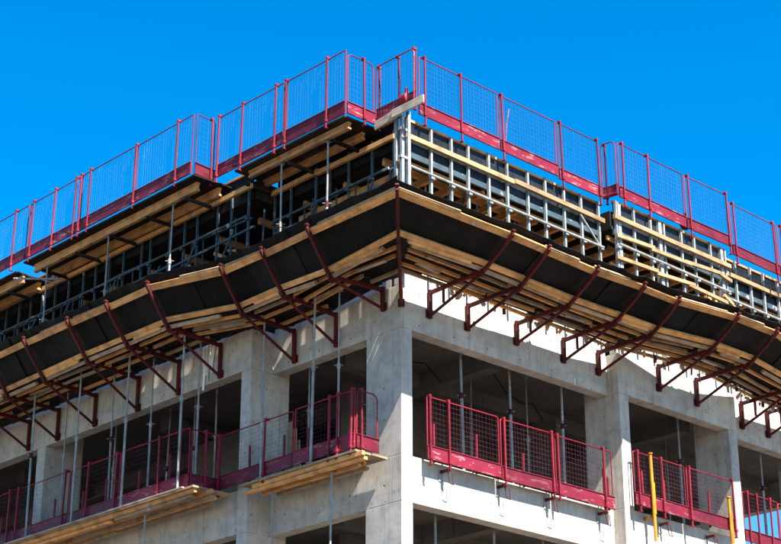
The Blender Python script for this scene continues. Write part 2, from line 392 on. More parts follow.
def ex_R1(t, run):
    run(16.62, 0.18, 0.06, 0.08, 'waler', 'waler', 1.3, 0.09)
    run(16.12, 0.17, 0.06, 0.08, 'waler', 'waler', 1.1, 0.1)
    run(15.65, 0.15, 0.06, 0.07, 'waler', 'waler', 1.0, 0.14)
    run(15.2, 0.02, 0.06, 0.09, 'timber', 'ledger', 1.5, 0.1)
    for s, e in ((6.1, 6.1), (7.5, 7.5), (9.75, 9.75)):
        t.add('heavy_post', bar(RF(s, 0.36, 14.1), RF(e, 0.36, 17.4), 0.13, 0.1), 'soldier', bevel=0.006)
    for i in range(4): t.add('red_brace', pipe([RF(6.6 + i * 0.85, 0.35, 15.1 + jit(.2)), RF(6.9 + i * 0.85, 0.25, 15.9 + jit(.2))], 0.028), 'oxide', smooth=True)
def ex_L(t, run):
    b_ = -t.origin.x; x_ = t.origin.y + 0.2; x_end = 3.5 if t.origin.y < 2 else 14
    while x_ < x_end:
        t.add('inner_post', pipe([LF(x_, b_ - 0.3 + jit(0.1), 14.0), LF(x_ + jit(0.06), b_ - 0.3 + jit(0.1), 16.7)], 0.02, 7), 'bluesteel', smooth=True)
        if random.random() < 0.45: t.add('stub_timber', bar(LF(x_, b_ + 0.06, 15.2 + random.random()), LF(x_ + random.uniform(0.2, 0.5), b_ + 0.0, 15.3 + random.random()), 0.03, 0.05), random.choice(('pale', 'timber', 'plank')))
        x_ += random.uniform(0.3, 0.7)
    run(15.75, -0.2, 0.04, 0.05, 'plank', 'ledger', 1.6, 0.12)
    run(16.35, 0.12, 0.035, 0.04, 'bluesteel', 'waler', 2.2, 0.07)
    run(16.02, 0.13, 0.045, 0.045, 'bluesteel', 'waler', 3.5, 0.05)
    run(15.5, -0.05, 0.05, 0.07, 'plank', 'ledger', 2.4, 0.12, 0)
    run(15.0, 0.13, 0.045, 0.045, 'bluesteel', 'waler', 3.2, 0.06)
    F = LF
    e = 3.5 if t.origin.y < 2 else 12
    s_ = t.origin.y + 0.5
    while s_ < e:
        t.add('diagonal_brace', pipe([LF(s_, 0.16 - t.origin.x, 16.3 + jit(.2)), LF(s_ + random.uniform(0.5, 0.9), 0.16 - t.origin.x, 15.4 + jit(.2))], 0.02), 'bluesteel', smooth=True)
        t.add('stub_timber', bar(LF(s_ + 0.3, 0.1 - t.origin.x, 15.6 + jit(.4)), LF(s_ + 0.75 + jit(.2), 0.05 - t.origin.x, 15.75 + jit(.4)), 0.05, 0.07), 'timber')
        s_ += random.uniform(1.1, 2.0)
edge_form(RF, 0.0, 5.88, 0.0, 'sunlit slab edge shutter with pale steel soldiers beside the building corner', 'soldier', ex_R0)
edge_form(RF, 5.95, 9.95, PR, 'slab edge shutter cluttered with many timber walers on the projecting sunlit bay', 'soldier', ex_R1)
edge_form(RF, 10.0, 16.3, 0.02, 'slab edge shutter set back beyond the projecting sunlit bay', 'soldier', ex_R0 if False else (lambda t, run: run(15.6, 0.05, 0.05, 0.08, 'timber', 'ledger', 1.8, 0.06)))
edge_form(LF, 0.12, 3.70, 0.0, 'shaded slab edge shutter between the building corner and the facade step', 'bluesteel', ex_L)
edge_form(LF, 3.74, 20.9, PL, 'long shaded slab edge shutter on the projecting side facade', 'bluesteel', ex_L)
cp = Thing('corner_soldier', 'cluster of pale steel uprights standing at the very corner of the edge shutters', 'formwork', (-0.15, -0.15, T1))
for dx, dy in ((-0.14, -0.02), (-0.12, -0.16), (0.02, -0.19)):
    cp.add('upright', bar((dx, dy, 14.15), (dx, dy, 17.5), 0.07, 0.07), 'soldier', bevel=0.006)
for z in (14.9, 15.7, 16.45, 17.05):
    cp.add('cleat', box((-0.19, -0.205, z), (0.07, -0.12, z + 0.06)), 'steel', bevel=0.004)

# ------------------------------------------------------------------ protection fan and its brackets
class St:
    def __init__(s, F, pos, base, foot, kneeo, kneez, tipo, tipz, corner=False):
        s.F, s.pos, s.base, s.foot, s.ko, s.kz, s.to, s.tz, s.corner = F, pos, base, foot, kneeo, kneez, tipo, tipz, corner
        s.zt = 13.98 if (F is RF or corner or pos < 1) else 13.83
    def pt(s, o, z, ds=0.0):
        if s.corner: return s.F(-o + ds, o, z)
        return s.F(s.pos + ds, s.base + o, z)
    def slope(s, t, n):        # t along the outer arm 0..1, n metres off it, inwards and upwards
        do, dz = s.to - s.ko, s.tz - s.kz; L = math.hypot(do, dz)
        return s.ko + do * t - dz / L * n, s.kz + dz * t + do / L * n
Rst = [St(RF, 0, 0, 13.5, 1.45, 13.95, 2.12, 14.50, True)]
for p, b, f in ((0.70, 0, 13.46), (1.73, 0, 13.47), (3.12, 0, 13.52), (4.52, 0, 13.49), (5.61, 0, 13.48), (7.22, PR, 13.43), (8.52, PR, 13.39), (10.56, 0, 13.38), (11.55, 0, 13.38), (12.9, 0, 13.4), (14.3, 0, 13.4), (15.9, 0, 13.4)):
    Rst.append(St(RF, p, b, f, 1.48 + jit(0.03), 13.96 + jit(0.02), 2.22 + jit(0.03), 14.46 + jit(0.025)))
Lst = [St(LF, 0, 0, 13.5, 1.45, 13.95, 2.12, 14.50, True)]
for p, b, f in ((0.45, 0, 13.55), (1.77, 0, 13.18), (3.02, 0, 13.17), (4.66, PL, 13.13), (6.05, PL, 13.11), (7.49, PL, 13.09), (9.09, PL, 13.12), (10.55, PL, 13.12), (11.75, PL, 13.15), (13.2, PL, 13.13), (14.7, PL, 13.13), (16.2, PL, 13.13), (17.7, PL, 13.13), (19.2, PL, 13.13), (20.6, PL, 13.13)):
    Lst.append(St(LF, p, b, f, 1.42 + jit(0.03), 13.87 + jit(0.03), 1.97 + jit(0.03), 14.60 + jit(0.04)))

def bracket(st, label):
    t = Thing('fan_bracket', label, 'bracket', st.pt(0.03, st.foot), 'red brackets carrying the protection fan')
    P = st.pt
    d2 = (lambda v: v)
    ztop = st.zt
    bp = t.add('back_post', bar(P(0.06, st.foot - 0.06), P(0.06, ztop), 0.07, 0.065, P(1, 0) - P(0, 0)), 'oxide', bevel=0.006)
    t.add('fixing_plate', bar(P(0.012, st.foot - 0.04), P(0.012, st.foot + 0.12), 0.13, 0.02, P(1, 0) - P(0, 0)), 'oxide', parent=bp, bevel=0.004)
    t.add('chord', bar(P(0.06, ztop - 0.06), P(st.ko, st.kz - 0.02), 0.06, 0.075), 'oxide', bevel=0.006)
    t.add('strut', pipe([P(0.08, st.foot), P(st.ko * 0.97, st.kz - 0.06)], 0.030), 'oxide', smooth=True)
    t.add('outer_arm', bar(P(st.ko - 0.03, st.kz - 0.05), P(st.to, st.tz), 0.06, 0.065), 'oxide', bevel=0.006)
    if st.F is RF and random.random() < 0.6: t.add('hanger', bar(P(0.42, ztop - 0.08), P(0.42, st.foot + (st.kz - st.foot) * 0.30), 0.05, 0.03, P(1, 0) - P(0, 0)), 'oxide')
    t.add('tip_hook', merge(bar(P(st.to - 0.01, st.tz - 0.02), P(st.to - 0.02, st.tz + 0.08), 0.05, 0.05, P(1, 0) - P(0, 0)),
                            bar(P(st.to - 0.05, st.tz + 0.06), P(st.to + 0.03, st.tz + 0.07), 0.07, 0.035)), 'oxide', bevel=0.004)
    for o in (st.ko - 0.10,):
        t.add('bolt_plate', bar(P(o, st.kz - 0.10), P(o + 0.09, st.kz - 0.06), 0.072, 0.08), 'oxide', bevel=0.004)
bracket(Rst[0], 'long dark red bracket running out diagonally under the very corner of the fan')
for i, s in enumerate(Rst[1:]): bracket(s, f'{ORD[i]} dark red fan bracket from the corner along the sunlit facade')
for i, s in enumerate(Lst[1:]): bracket(s, f'{ORD[i] if i < 14 else "last"} dark red fan bracket from the corner along the shaded facade')

def fan(sts, label, inner):
    t = Thing('protection_fan', label, 'protection fan', sts[1].pt(0.5, 14.0))
    for i in range(len(sts) - 1):
        a, b = sts[i], sts[i + 1]
        def lerp_pt(f, fa, fb): return fa.lerp(fb, f)
        # horizontal deck sheets
        g_ = 0.006
        def quad_slab(pts, th):
            nrm = (pts[1] - pts[0]).cross(pts[3] - pts[0]).normalized()
            if nrm.z < 0: nrm = -nrm
            v = list(pts) + [p + nrm * th for p in pts]
            return v, [(0, 1, 2, 3), (7, 6, 5, 4), (0, 4, 5, 1), (1, 5, 6, 2), (2, 6, 7, 3), (3, 7, 4, 0)]
        io = inner
        nseg = 2 if (b.pt(1, 0) - a.pt(1, 0)).length > 1.1 else 1
        for k in range(nseg):
            f0, f1 = k / nseg - (0.012 if k else 0), (k + 1) / nseg + 0.006
            dn = (0.0, 0.022)[(i + k) % 2]; dz_ = (0.0, 0.024)[(i * nseg + k) % 2]
            za, zb = a.zt + 0.068 + dz_, b.zt + 0.068 + dz_
            A0, A1 = a.pt(io, za), b.pt(io, zb); B0, B1 = a.pt(a.ko - 0.03, za), b.pt(b.ko - 0.03, zb)
            t.add('deck_sheet', quad_slab([A0.lerp(A1, f0), A0.lerp(A1, f1), B0.lerp(B1, f1), B0.lerp(B1, f0)], 0.02), 'ply')
            q = []
            for st, f in ((a, 0), (b, 0)):
                lo = st.slope(0.0, 0.135 + dn); hi = st.slope((1.13 if st.F is RF else 1.19) + jit(0.015), 0.135 + dn)
                q.append((st.pt(*lo), st.pt(*hi)))
            sg = random.uniform(0.01, 0.055); gr_ = []
            nn = (q[0][1] - q[0][0]).cross(q[1][0] - q[0][0]).normalized(); nn = nn if nn.z > 0 else -nn
            for iu in range(6):
                f = f0 + (f1 - f0) * iu / 5; lo_, hi_ = q[0][0].lerp(q[1][0], f), q[0][1].lerp(q[1][1], f)
                w_ = math.sin(math.pi * iu / 5)
                gr_.append([lo_, lo_.lerp(hi_, 0.5) + nn * (sg * 0.5 * w_), hi_ + V(0, 0, -sg * w_) + V(0, 0, jit(0.012))])
            vs3 = [p for row in gr_ for p in row] + [p + nn * 0.018 for row in gr_ for p in row]; fs3 = []
            for iu in range(5):
                for iv in range(2):
                    c0 = iu * 3 + iv; fs3 += [(c0, c0 + 3, c0 + 4, c0 + 1), (18 + c0 + 1, 18 + c0 + 4, 18 + c0 + 3, 18 + c0)]
                for c0 in (iu * 3, iu * 3 + 2): fs3.append((c0, c0 + 18, c0 + 21, c0 + 3))
            for c0 in (0, 1, 15, 16): fs3.append((c0, c0 + 1, c0 + 19, c0 + 18))
            t.add('panel', (vs3, fs3), 'ply')
        # rails on the sloping part
        def rail(tt, n, wd, ht, mat='timber', ext=0.08, name='rail', cut=(0, 1)):
            pa, pb = a.pt(*a.slope(tt + jit(0.012), n + jit(0.004))), b.pt(*b.slope(tt + jit(0.012), n + jit(0.004)))
            d = (pb - pa).normalized()
            p0, p1 = pa.lerp(pb, cut[0]), pa.lerp(pb, cut[1])
            e0 = 0 if a.corner else ext * random.random(); e1 = ext * random.random()
            upv = a.pt(*a.slope(0, 1)) - a.pt(*a.slope(0, 0))
            t.add(name, bar(p0 - d * e0, p1 + d * e1, wd, ht, upv), mat)
        rail(0.90, 0.075, 0.135, 0.055)
        if i % 3 != 1: rail(0.985, 0.088, 0.05, 0.05, 'plank', cut=(0, random.uniform(0.5, 1)))
        rail(0.10, 0.080, 0.105, 0.065)
        if i % 2 == 0: rail(0.02, 0.05, 0.06, 0.07, 'timber', cut=(random.uniform(0, .3), random.uniform(0.6, 1)))
        rail(-0.05, 0.075, 0.08, 0.07, 'plank', cut=(random.uniform(0, .4), 1))
        # joists under the deck
        def joist(o, wd=0.046, ht=0.064, mat='timber', cut=(0, 1), dz=0.0, skew=0.0):
            pa, pb = a.pt(o + jit(0.03), a.zt + 0.033 + dz), b.pt(o + jit(0.03) + skew, b.zt + 0.033 + dz)
            d = (pb - pa).normalized()
            e0 = 0 if a.corner else 0.15 * random.random()
            p0, p1 = pa.lerp(pb, cut[0]), pa.lerp(pb, cut[1])
            t.add('joist', bar(p0 - d * e0, p1 + d * 0.15 * random.random(), wd, ht), mat)
        os_ = (0.36, 0.60, 0.88, 1.16) if a.F is RF else ((0.62, 0.90, 1.18) if i % 2 else (0.36, 0.86, 1.14))
        for jn, o in enumerate(os_):
            joist(o, mat='timber' if (i + jn) % 4 else 'plank', cut=(0, 1) if jn == 0 else (random.uniform(0, 0.12), random.uniform(0.85, 1)), skew=jit(0.05))
        if i % 2: joist(random.choice((0.65, 0.97)), 0.035, 0.05, 'plank', (random.uniform(0, 0.3), random.uniform(0.7, 1)), -0.01, jit(0.15))
        if i % 3 == 0: joist(0.9, 0.09, 0.02, 'pale', (random.uniform(0.1, 0.5), random.uniform(0.6, 0.9)), -0.045, jit(0.25))
    return t
fanR = fan(Rst, 'black panelled protection fan on timber rails jutting out along the sunlit facade', 0.37)
fanL = fan(Lst, 'black panelled protection fan on timber rails jutting out along the shaded facade', 0.06)
# mortar drips hanging from the inner edge over the sunlit facade
ms = []
for i in range(46):
    s = random.uniform(0.2, 12.5); base = PR if 5.95 < s < 9.9 else 0
    r = random.choice((0.03, 0.035, 0.045, 0.06))
    ms.append(lump(RF(s, base + 0.33 + jit(0.07), 13.95 + jit(0.03)), r * 1.1, i))
dr = fanR.add('mortar_drip', merge(*ms), 'mortar'); dr['kind'] = 'stuff'
hs_ = [(1.15, 0.12), (2.2, .08), (2.45, 0.1), (3.7, 0.1), (4.0, .08), (4.9, .12), (6.4, .1), (6.75, .1), (7.7, .1), (8.0, .12), (9.2, .1), (9.6, .1), (10.1, .12), (11.0, .12)]
for s, w_ in hs_:
    base = PR if 5.95 < s < 9.9 else 0
    fanR.add('cleat', bar(RF(s, base + 0.34, 14.0), RF(s + jit(.03), base + 0.33, 13.86 + jit(0.04)), w_ * 0.6, 0.04), random.choice(('plank', 'timber', 'oxide')))

# ------------------------------------------------------------------ edge barriers
def barrier(p0, p1, z0, z1, label, group, posts, toe=(0.02, 0.27), wire='wire', post_down=0.12, out=1, lean=0.0, stubs=(), rad=0.035):
    """red mesh barrier between plan points p0 and p1; posts = list of fractions; out = side the posts stand on"""
    a, b = V(p0[0], p0[1], 0), V(p1[0], p1[1], 0); d = (b - a); L = d.length; d.normalize()
    nrm = V(d.y, -d.x, 0) * out
    t = Thing('edge_barrier', label, 'barrier', (a.x, a.y, z0), group)
    tz0, tz1 = jit(0.015), jit(0.015); lz = jit(0.012) + lean
    def P(s, z, o=0.0):
        f = s / L
        return a + d * s + nrm * (o + lz * (z - z0)) + V(0, 0, z + tz0 * (1 - f) + tz1 * f)
    r = rad
    loop = [P(0.02, z0 + 0.03), P(0.02, z1 - r), P(0.02 + 0.3 * r, z1 - 0.3 * r), P(0.02 + r, z1), P(L - 0.02 - r, z1), P(L - 0.02 - 0.3 * r, z1 - 0.3 * r), P(L - 0.02, z1 - r), P(L - 0.02, z0 + 0.03)]
    t.add('frame', merge(pipe(loop, 0.0135, 7), pipe([P(0.02, z0 + 0.05), P(L - 0.02, z0 + 0.05)], 0.014, 6)), 'red', smooth=True)
    ws = []
    nv = max(2, int(L / 0.085)); nh = 10
    for i in range(1, nv):
        s = L * i / nv; ws.append(bar(P(s + jit(0.008), z0 + 0.05), P(s + jit(0.012), z1 - 0.01, jit(0.01)), 0.0016, 0.0016))
    for i in range(1, nh):
        z = z0 + toe[1] + (z1 - z0 - toe[1]) * i / nh; ws.append(bar(P(0.02, z + jit(0.008)), P(L * 0.5, z + jit(0.012), jit(0.015)), 0.0024, 0.0024)); ws.append(bar(P(L * 0.5, z), P(L - 0.02, z + jit(0.008)), 0.0024, 0.0024))
    t.add('wire_mesh', merge(*ws), wire)
    zt0, zt1 = z0 + toe[0], z0 + toe[1]
    t.add('toe_board', merge(bar(P(0.0, (zt0 + zt1) / 2, 0.03), P(L, (zt0 + zt1) / 2, 0.03), 0.012, zt1 - zt0),
                             bar(P(0.0, zt1, 0.035), P(L, zt1, 0.035), 0.035, 0.018), bar(P(0.0, zt0, 0.035), P(L, zt0, 0.035), 0.035, 0.018)), 'toe', bevel=0.003)
    for f in posts:
        s = f * L; k = jit(0.014)
        po = t.add('post', merge(bar(P(s, z0 - post_down, 0.075), P(s + k, z1 + 0.02, 0.06), 0.034, 0.034, nrm),
                                 bar(P(s - 0.02, z0 - post_down, 0.055), P(s + 0.03, z0 - post_down, 0.055), 0.09, 0.02)), 'red', bevel=0.004)
        t.add('clamp', bar(P(s, z0 + 0.0, 0.075), P(s, z0 + 0.06, 0.075), 0.062, 0.06, nrm), 'red', parent=po, bevel=0.004)
        t.add('hook', bar(P(s + k, z1 - 0.025, 0.035), P(s + k, z1 + 0.028, 0.035), 0.05, 0.09, nrm), 'red', parent=po, bevel=0.004)
    for f in stubs:
        s = f * L
        t.add('stub', bar(P(s, z0, -0.05), P(s + jit(0.02), z0 + 0.75 + jit(0.1), -0.05), 0.035, 0.035, nrm), 'red')
    return t
GT, GB = 'red mesh barriers around the top edge', 'red mesh barriers guarding the open storey'
# top, sunlit side
ZT0, ZT1 = 17.50, 18.82
xs = [0.27, 2.60, 4.40, 5.80]
pf = [(0.05, 0.50), (0.02, ), (0.04, 0.93)]
for i in range(3):
    barrier((xs[i] + 0.02, -0.2), (xs[i + 1] - 0.03, -0.2), ZT0 if i < 2 else ZT0 - 0.06, ZT1, f'{ORD[i]} red mesh barrier from the corner along the sunlit top edge', GT, pf[i], lean=-0.01 * i, post_down=0.2)
barrier((5.92, -0.12), (5.97, -0.52), ZT0, ZT1 - 0.02, 'short red mesh barrier closing the step in the sunlit top edge', GT, (0.2,), out=-1, rad=0.1)
xs = [6.05, 8.40, 10.05]
for i in range(2):
    barrier((xs[i] + 0.02, -0.47), (xs[i + 1] - 0.03, -0.47), ZT0 - 0.04, ZT1 - 0.02, f'{ORD[i]} red mesh barrier along the top of the projecting sunlit bay', GT, ((0.04, 0.42), (0.05, 0.95))[i], post_down=0.2)
xs = [10.15, 12.05, 14.2, 16.2]
for i in range(3):
    barrier((xs[i] + 0.02, -0.42), (xs[i + 1] - 0.03, -0.42), ZT0 - 0.18, ZT1 - 0.16, f'{ORD[i]} red mesh barrier on the top edge beyond the projecting sunlit bay', GT, (0.04, 0.9), post_down=0.2)
# top, corner
barrier((-0.22, 0.50), (-0.22, -0.62), ZT0 - 0.05, 18.66, 'red mesh barrier stepping out past the building corner above the pale plank', GT, (0.05, 0.55, 0.95), out=-1, rad=0.1)
barrier((-0.97, 0.50), (-0.25, 0.50), 17.36, 18.72, 'short red mesh barrier closing the corner end of the shaded upper platform', GT, (0.55,), rad=0.1)
# top, shaded side
ys = [0.50, 2.38, 4.62]
for i in range(2):
    barrier((-0.97, ys[i] + 0.02), (-0.97, ys[i + 1] - 0.03), 17.36, 18.80, f'{ORD[i]} red mesh barrier from the corner along the shaded upper platform', GT, ((0.28, 0.97), (0.10, 0.60, 0.96))[i], out=-1, toe=(0.02, 0.29))
barrier((-1.50, 4.66), (-0.99, 4.66), 17.32, 18.74, 'short red mesh barrier closing the step between the two shaded upper platforms', GT, (0.75,))
ys = [4.70, 6.78, 8.90, 11.05, 13.2, 15.3, 17.4]
for i in range(6):
    barrier((-1.52, ys[i] + 0.02), (-1.52, ys[i + 1] - 0.03), 17.34, 18.76, f'{ORD[i]} red mesh barrier beyond the step along the long shaded platform', GT, ((0.24, 0.98), (0.8, 0.97), (0.05, 0.46, 0.9))[i % 3], out=-1, toe=(0.02, 0.29), wire='wire_grey')
# lower storey, sunlit side
xs = [0.46, 2.42, 3.98, 5.74]
for i in range(3):
    barrier((xs[i] + 0.01, -0.17), (xs[i + 1] - 0.01, -0.17), 10.56, 11.78, f'{ORD[i]} red mesh barrier from the corner in the sunlit open storey', GB, ((0.02, 0.27), (0.04, 0.93), (0.02, 0.82))[i], wire='wire', post_down=0.10, stubs=((0.12, 0.7), (0.45,), (0.88, 0.95))[i])
xs = [6.03, 7.75, 9.40]
for i in range(2):
    barrier((xs[i] + 0.01, -0.47), (xs[i + 1] - 0.01, -0.47), 10.66, 11.80, f'{ORD[i]} red mesh barrier in the open storey of the projecting sunlit bay', GB, ((0.05, 0.5), (0.02, 0.95))[i], post_down=0.12, stubs=((0.2, 0.62), (0.5,))[i])
xs = [10.15, 11.5, 13.2]
for i in range(2):
    barrier((xs[i] + 0.01, -0.15), (xs[i + 1] - 0.01, -0.15), 10.66, 11.78, f'{ORD[i]} red mesh barrier in the open storey beyond the projecting sunlit bay', GB, (0.1, 0.35, 0.72), post_down=0.12)
# lower storey, shaded side
barrier((-0.74, 0.42), (-0.20, 0.42), 10.66, 11.78, 'short red mesh barrier closing the corner end of the shaded lower platform', GB, (0.15,), rad=0.1)
ys = [0.42, 2.15, 4.42]
for i in range(2):
    barrier((-0.74, ys[i] + 0.01), (-0.74, ys[i + 1] - 0.01), 10.66, 11.78, f'{ORD[i]} red mesh barrier from the corner along the shaded lower platform', GB, ((0.03, 0.25, 0.38), (0.35, 0.97))[i], out=-1, stubs=((0.8,), (0.15, 0.6))[i], toe=(0.02, 0.28))
barrier((-1.38, 4.50), (-0.76, 4.48), 10.62, 11.80, 'short red mesh barrier at the step between the shaded lower platforms', GB, (0.5,))
ys = [4.50, 6.85, 8.70, 10.75, 13.0, 15.2]
for i in range(5):
    barrier((-1.38, ys[i] + 0.01), (-1.38, ys[i + 1] - 0.01), 10.62, 11.84, f'{ORD[i]} red mesh barrier beyond the step along the shaded lower platform', GB, ((0.1, 0.4), (0.04, 0.6), (0.05, 0.95))[i % 3], out=-1, stubs=(0.3, 0.75), toe=(0.02, 0.28), wire='wire_grey' if i == 2 else 'wire')

# ------------------------------------------------------------------ upper platforms on the shaded side
def platform(F, s0, s1, o0, o1, ztop, label, nb, beam_os, bh=0.20, mat='deck', arms=True):
    t = Thing('work_platform', label, 'platform', F(s0, o0, ztop))
    wd = (o1 - o0) / nb
    for k in range(nb):
        t.add('deck_board', fbox(F, s0 + jit(0.02), s1 + jit(0.02), o0 + k * wd + 0.003, o0 + (k + 1) * wd - 0.003, ztop - 0.035, ztop + jit(0.004)), mat)
    if not arms:
        for o, e0, e1 in beam_os:
            x = s0 + e0
            while x < s1 - e1 - 0.3:
                e = min(x + random.uniform(2.4, 3.4), s1 - e1)
                t.add('bearer', bar(F(x - (0.25 if x > s0 + 0.5 else 0.06) * random.random(), o + jit(0.02), ztop - 0.08), F(e, o + jit(0.02), ztop - 0.08 + jit(0.006)), 0.07, 0.08), 'timber', bevel=0.004)
                t.add('bearer', bar(F(x + 0.15 * random.random(), o - 0.07 + jit(0.03), ztop - 0.16), F(e + jit(0.3), o - 0.07 + jit(0.03), ztop - 0.16 + jit(0.008)), 0.09, 0.06), random.choice(('plank', 'plank', 'timber')), bevel=0.004)
                x = e
        beam_os = ()
    for o, e0, e1 in beam_os:
        zc = ztop - 0.04 - bh / 2
        t.add('bearer', merge(bar(F(s0 + e0, o, zc + bh / 2 - 0.025), F(s1 - e1, o, zc + bh / 2 - 0.025), 0.09, 0.045),
                              bar(F(s0 + e0, o, zc - bh / 2 + 0.025), F(s1 - e1, o, zc - bh / 2 + 0.025), 0.09, 0.045),
                              bar(F(s0 + e0, o, zc), F(s1 - e1, o, zc), 0.05, bh - 0.092)), 'timber', bevel=0.004)
    s = s0 + 0.5
    while arms and s < s1:
        t.add('cross_arm', bar(F(s, o0, ztop - 0.30 - bh * 0.2), F(s, o1 - 0.14, ztop - 0.30 - bh * 0.2), 0.05, 0.07), 'deck'); s += 1.35
    return t
platform(LF, 0.50, 3.92, 0.06, 1.02, 17.33, 'dark plywood upper platform on timber bearers next to the building corner', 3, ((0.80, 0.10, 0.25), (0.30, 0.25, 0.1)), bh=0.16)
platform(LF, 4.50, 11.0, PL + 0.06, 1.60, 17.27, 'long dark upper platform on the shaded facade beyond the step', 3, ((1.34, 0.20, 0.12), (PL + 0.28, 0.1, 0.1)))
platform(LF, 11.35, 17.5, PL + 0.06, 1.58, 17.15, 'lower dark upper platform at the far end of the shaded facade', 3, ((1.34, 0.0, 0.1), (PL + 0.28, 0.1, 0.1)))
single('prop_tube', 'loose steel tube poking out from between the two dark shaded platforms', 'tube', pipe([LF(11.45, 1.55, 17.0), LF(10.2, 1.1, 16.75)], 0.028), 'steel', smooth=True)
single('loose_plank', 'pale sunlit plank laid over the top corner of the building', 'plank', merge(bar((-0.30, 0.42, 17.30), (-0.31, -0.35, 17.36), 0.035, 0.19), bar((-0.335, -0.1, 17.355), (-0.33, -0.98, 17.36), 0.03, 0.17)), 'pale', bevel=0.004)
# lower platforms on the shaded side
platform(LF, 0.30, 3.55, 0.06, 0.86, 10.60, 'narrow timber platform outside the shaded open storey next to the corner column', 4, ((0.78, -0.12, 0.25), (0.55, 0.2, 0.4), (0.3, 0.35, 0.2)), bh=0.22, mat='plank', arms=False)
platform(LF, 4.15, 16.0, PL + 0.06, 1.56, 10.58, 'long timber platform outside the shaded open storey beyond the step', 4, ((1.46, 0.05, 0.2), (1.18, -0.15, 0.2), (0.85, 0.2, 0.2)), bh=0.22, mat='plank', arms=False)
single('edge_batten', 'pale batten running along the lip of the long shaded lower platform', 'batten', bar(LF(4.4, 1.60, 10.575), LF(12.6, 1.60, 10.575), 0.06, 0.03), 'pale')

# ------------------------------------------------------------------ steel props
def prop(x, y, z0, z1, label, group, lean=(0, 0), r=0.027, split=0.55):
    t = Thing('steel_prop', label, 'prop', (x, y, z0), group)
    a = V(x, y, z0); b = V(x + lean[0], y + lean[1], z1); m = a.lerp(b, split)
    t.add('outer_tube', pipe([a, m], r, 10), 'steel', smooth=True)
    t.add('inner_tube', pipe([m, b], r * 0.78, 10), 'steel', smooth=True)
    d = (b - a).normalized()
    c_ = t.add('collar', pipe([m - d * 0.06, m + d * 0.05], r * 1.45, 10), 'oxide' if random.random() < 0.4 else 'steel', smooth=True)
    t.add('handle', pipe([m + V(-0.08, 0.04, 0.0), m + V(0.08, -0.04, 0.02)], 0.008, 6), 'steel', parent=c_, smooth=True)
    t.add('base_plate', box(a - V(0.07, 0.07, 0), a + V(0.07, 0.07, 0.008)), 'steel')
    t.add('head_plate', box(b - V(0.05, 0.05, 0.008), b + V(0.05, 0.05, 0)), 'steel')
    return t
GP = 'steel props of the site'
names = ['first', 'second', 'third', 'fourth', 'fifth', 'sixth', 'seventh', 'eighth']
for i, (s, o, zt) in enumerate(((1.55, 0.83, 13.975), (3.0, 0.83, 13.975), (4.72, 1.50, 13.975), (6.60, 1.50, 13.975), (8.38, 1.50, 13.975), (10.1, 1.50, 13.975), (12.2, 1.5, 13.975))):
    prop(-o, s, 10.605 if s < 4 else 10.585, zt, f'{names[i]} steel prop from the corner standing outside the rail of the shaded lower platform', GP, (jit(0.03), jit(0.05)))
for i, (s, o) in enumerate(((1.12, 0.55), (4.9, 0.95), (6.5, 0.95), (7.9, 0.95), (9.6, 1.0))):
    prop(-o, s, 10.605 if s < 4 else 10.585, 13.975, f'{names[i]} steel prop from the corner behind the rail of the shaded lower platform', GP, (jit(0.03), jit(0.06)), r=0.024)
for i, (s, o) in enumerate(((1.25, 0.80), (2.62, 0.80), (5.62, 1.34), (7.95, 1.34), (10.35, 1.34), (12.8, 1.34))):
    prop(-o, s, 14.12, 17.08 if s < 4 else (17.02 if s < 11.2 else 16.9), f'{names[i]} slim steel prop from the corner holding up the shaded upper platform', GP, (jit(0.03), jit(0.05)), r=0.026)
for i, (s, o) in enumerate(((1.25, 0.60), (3.0, 0.50), (6.0, 1.3))):
    prop(-o, s, 7.33 if i != 9 else 0, 10.41 if s < 4 else 10.385, f'{names[i]} steel prop from the corner under the shaded lower platform', GP, (jit(0.02), jit(0.03)))
for i, (x, y) in enumerate(((2.12, 0.5), (3.55, 0.55), (5.03, 0.5), (8.82, 0.45), (11.95, 0.5), (14.4, .5))):
    prop(x, y, T0, T1 - 0.225, f'{names[i]} steel prop from the corner inside the sunlit open storey', GP, (jit(0.02), jit(0.04)), r=0.032)
for i, (x, y) in enumerate(((1.35, 2.2), (2.6, 3.2), (4.2, 2.3), (5.2, 1.6), (7.4, 1.5), (8.0, 2.1), (10.9, 2.4), (11.4, 1.2))):
    prop(x, y, T0, T1 - 0.225, f'{names[i]} steel prop from the corner deep inside the sunlit open storey', GP, (jit(0.04), jit(0.04)), r=0.024)
for i, (x, y) in enumerate(((1.2, 2.2), (0.6, 3.3), (0.9, 4.8), (0.3, 5.9), (0.5, 6.9), (1.0, 8.6), (0.2, 9.5), (0.8, 10.3))):
    prop(x, y, T0, T1 - 0.225, f'{names[i]} steel prop from the corner inside the shaded open storey', GP, (jit(0.04), jit(0.04)), r=0.026)
for i, (x, y) in enumerate(((1.35, 0.5), (2.9, 0.5), (1.9, 1.9), (4.4, 0.6))):
    prop(x, y, TOPS[2], T0 - 0.225, f'{names[i]} steel prop from the corner in the storey below the sunlit barriers', GP, (jit(0.03), jit(0.03)), r=0.032)

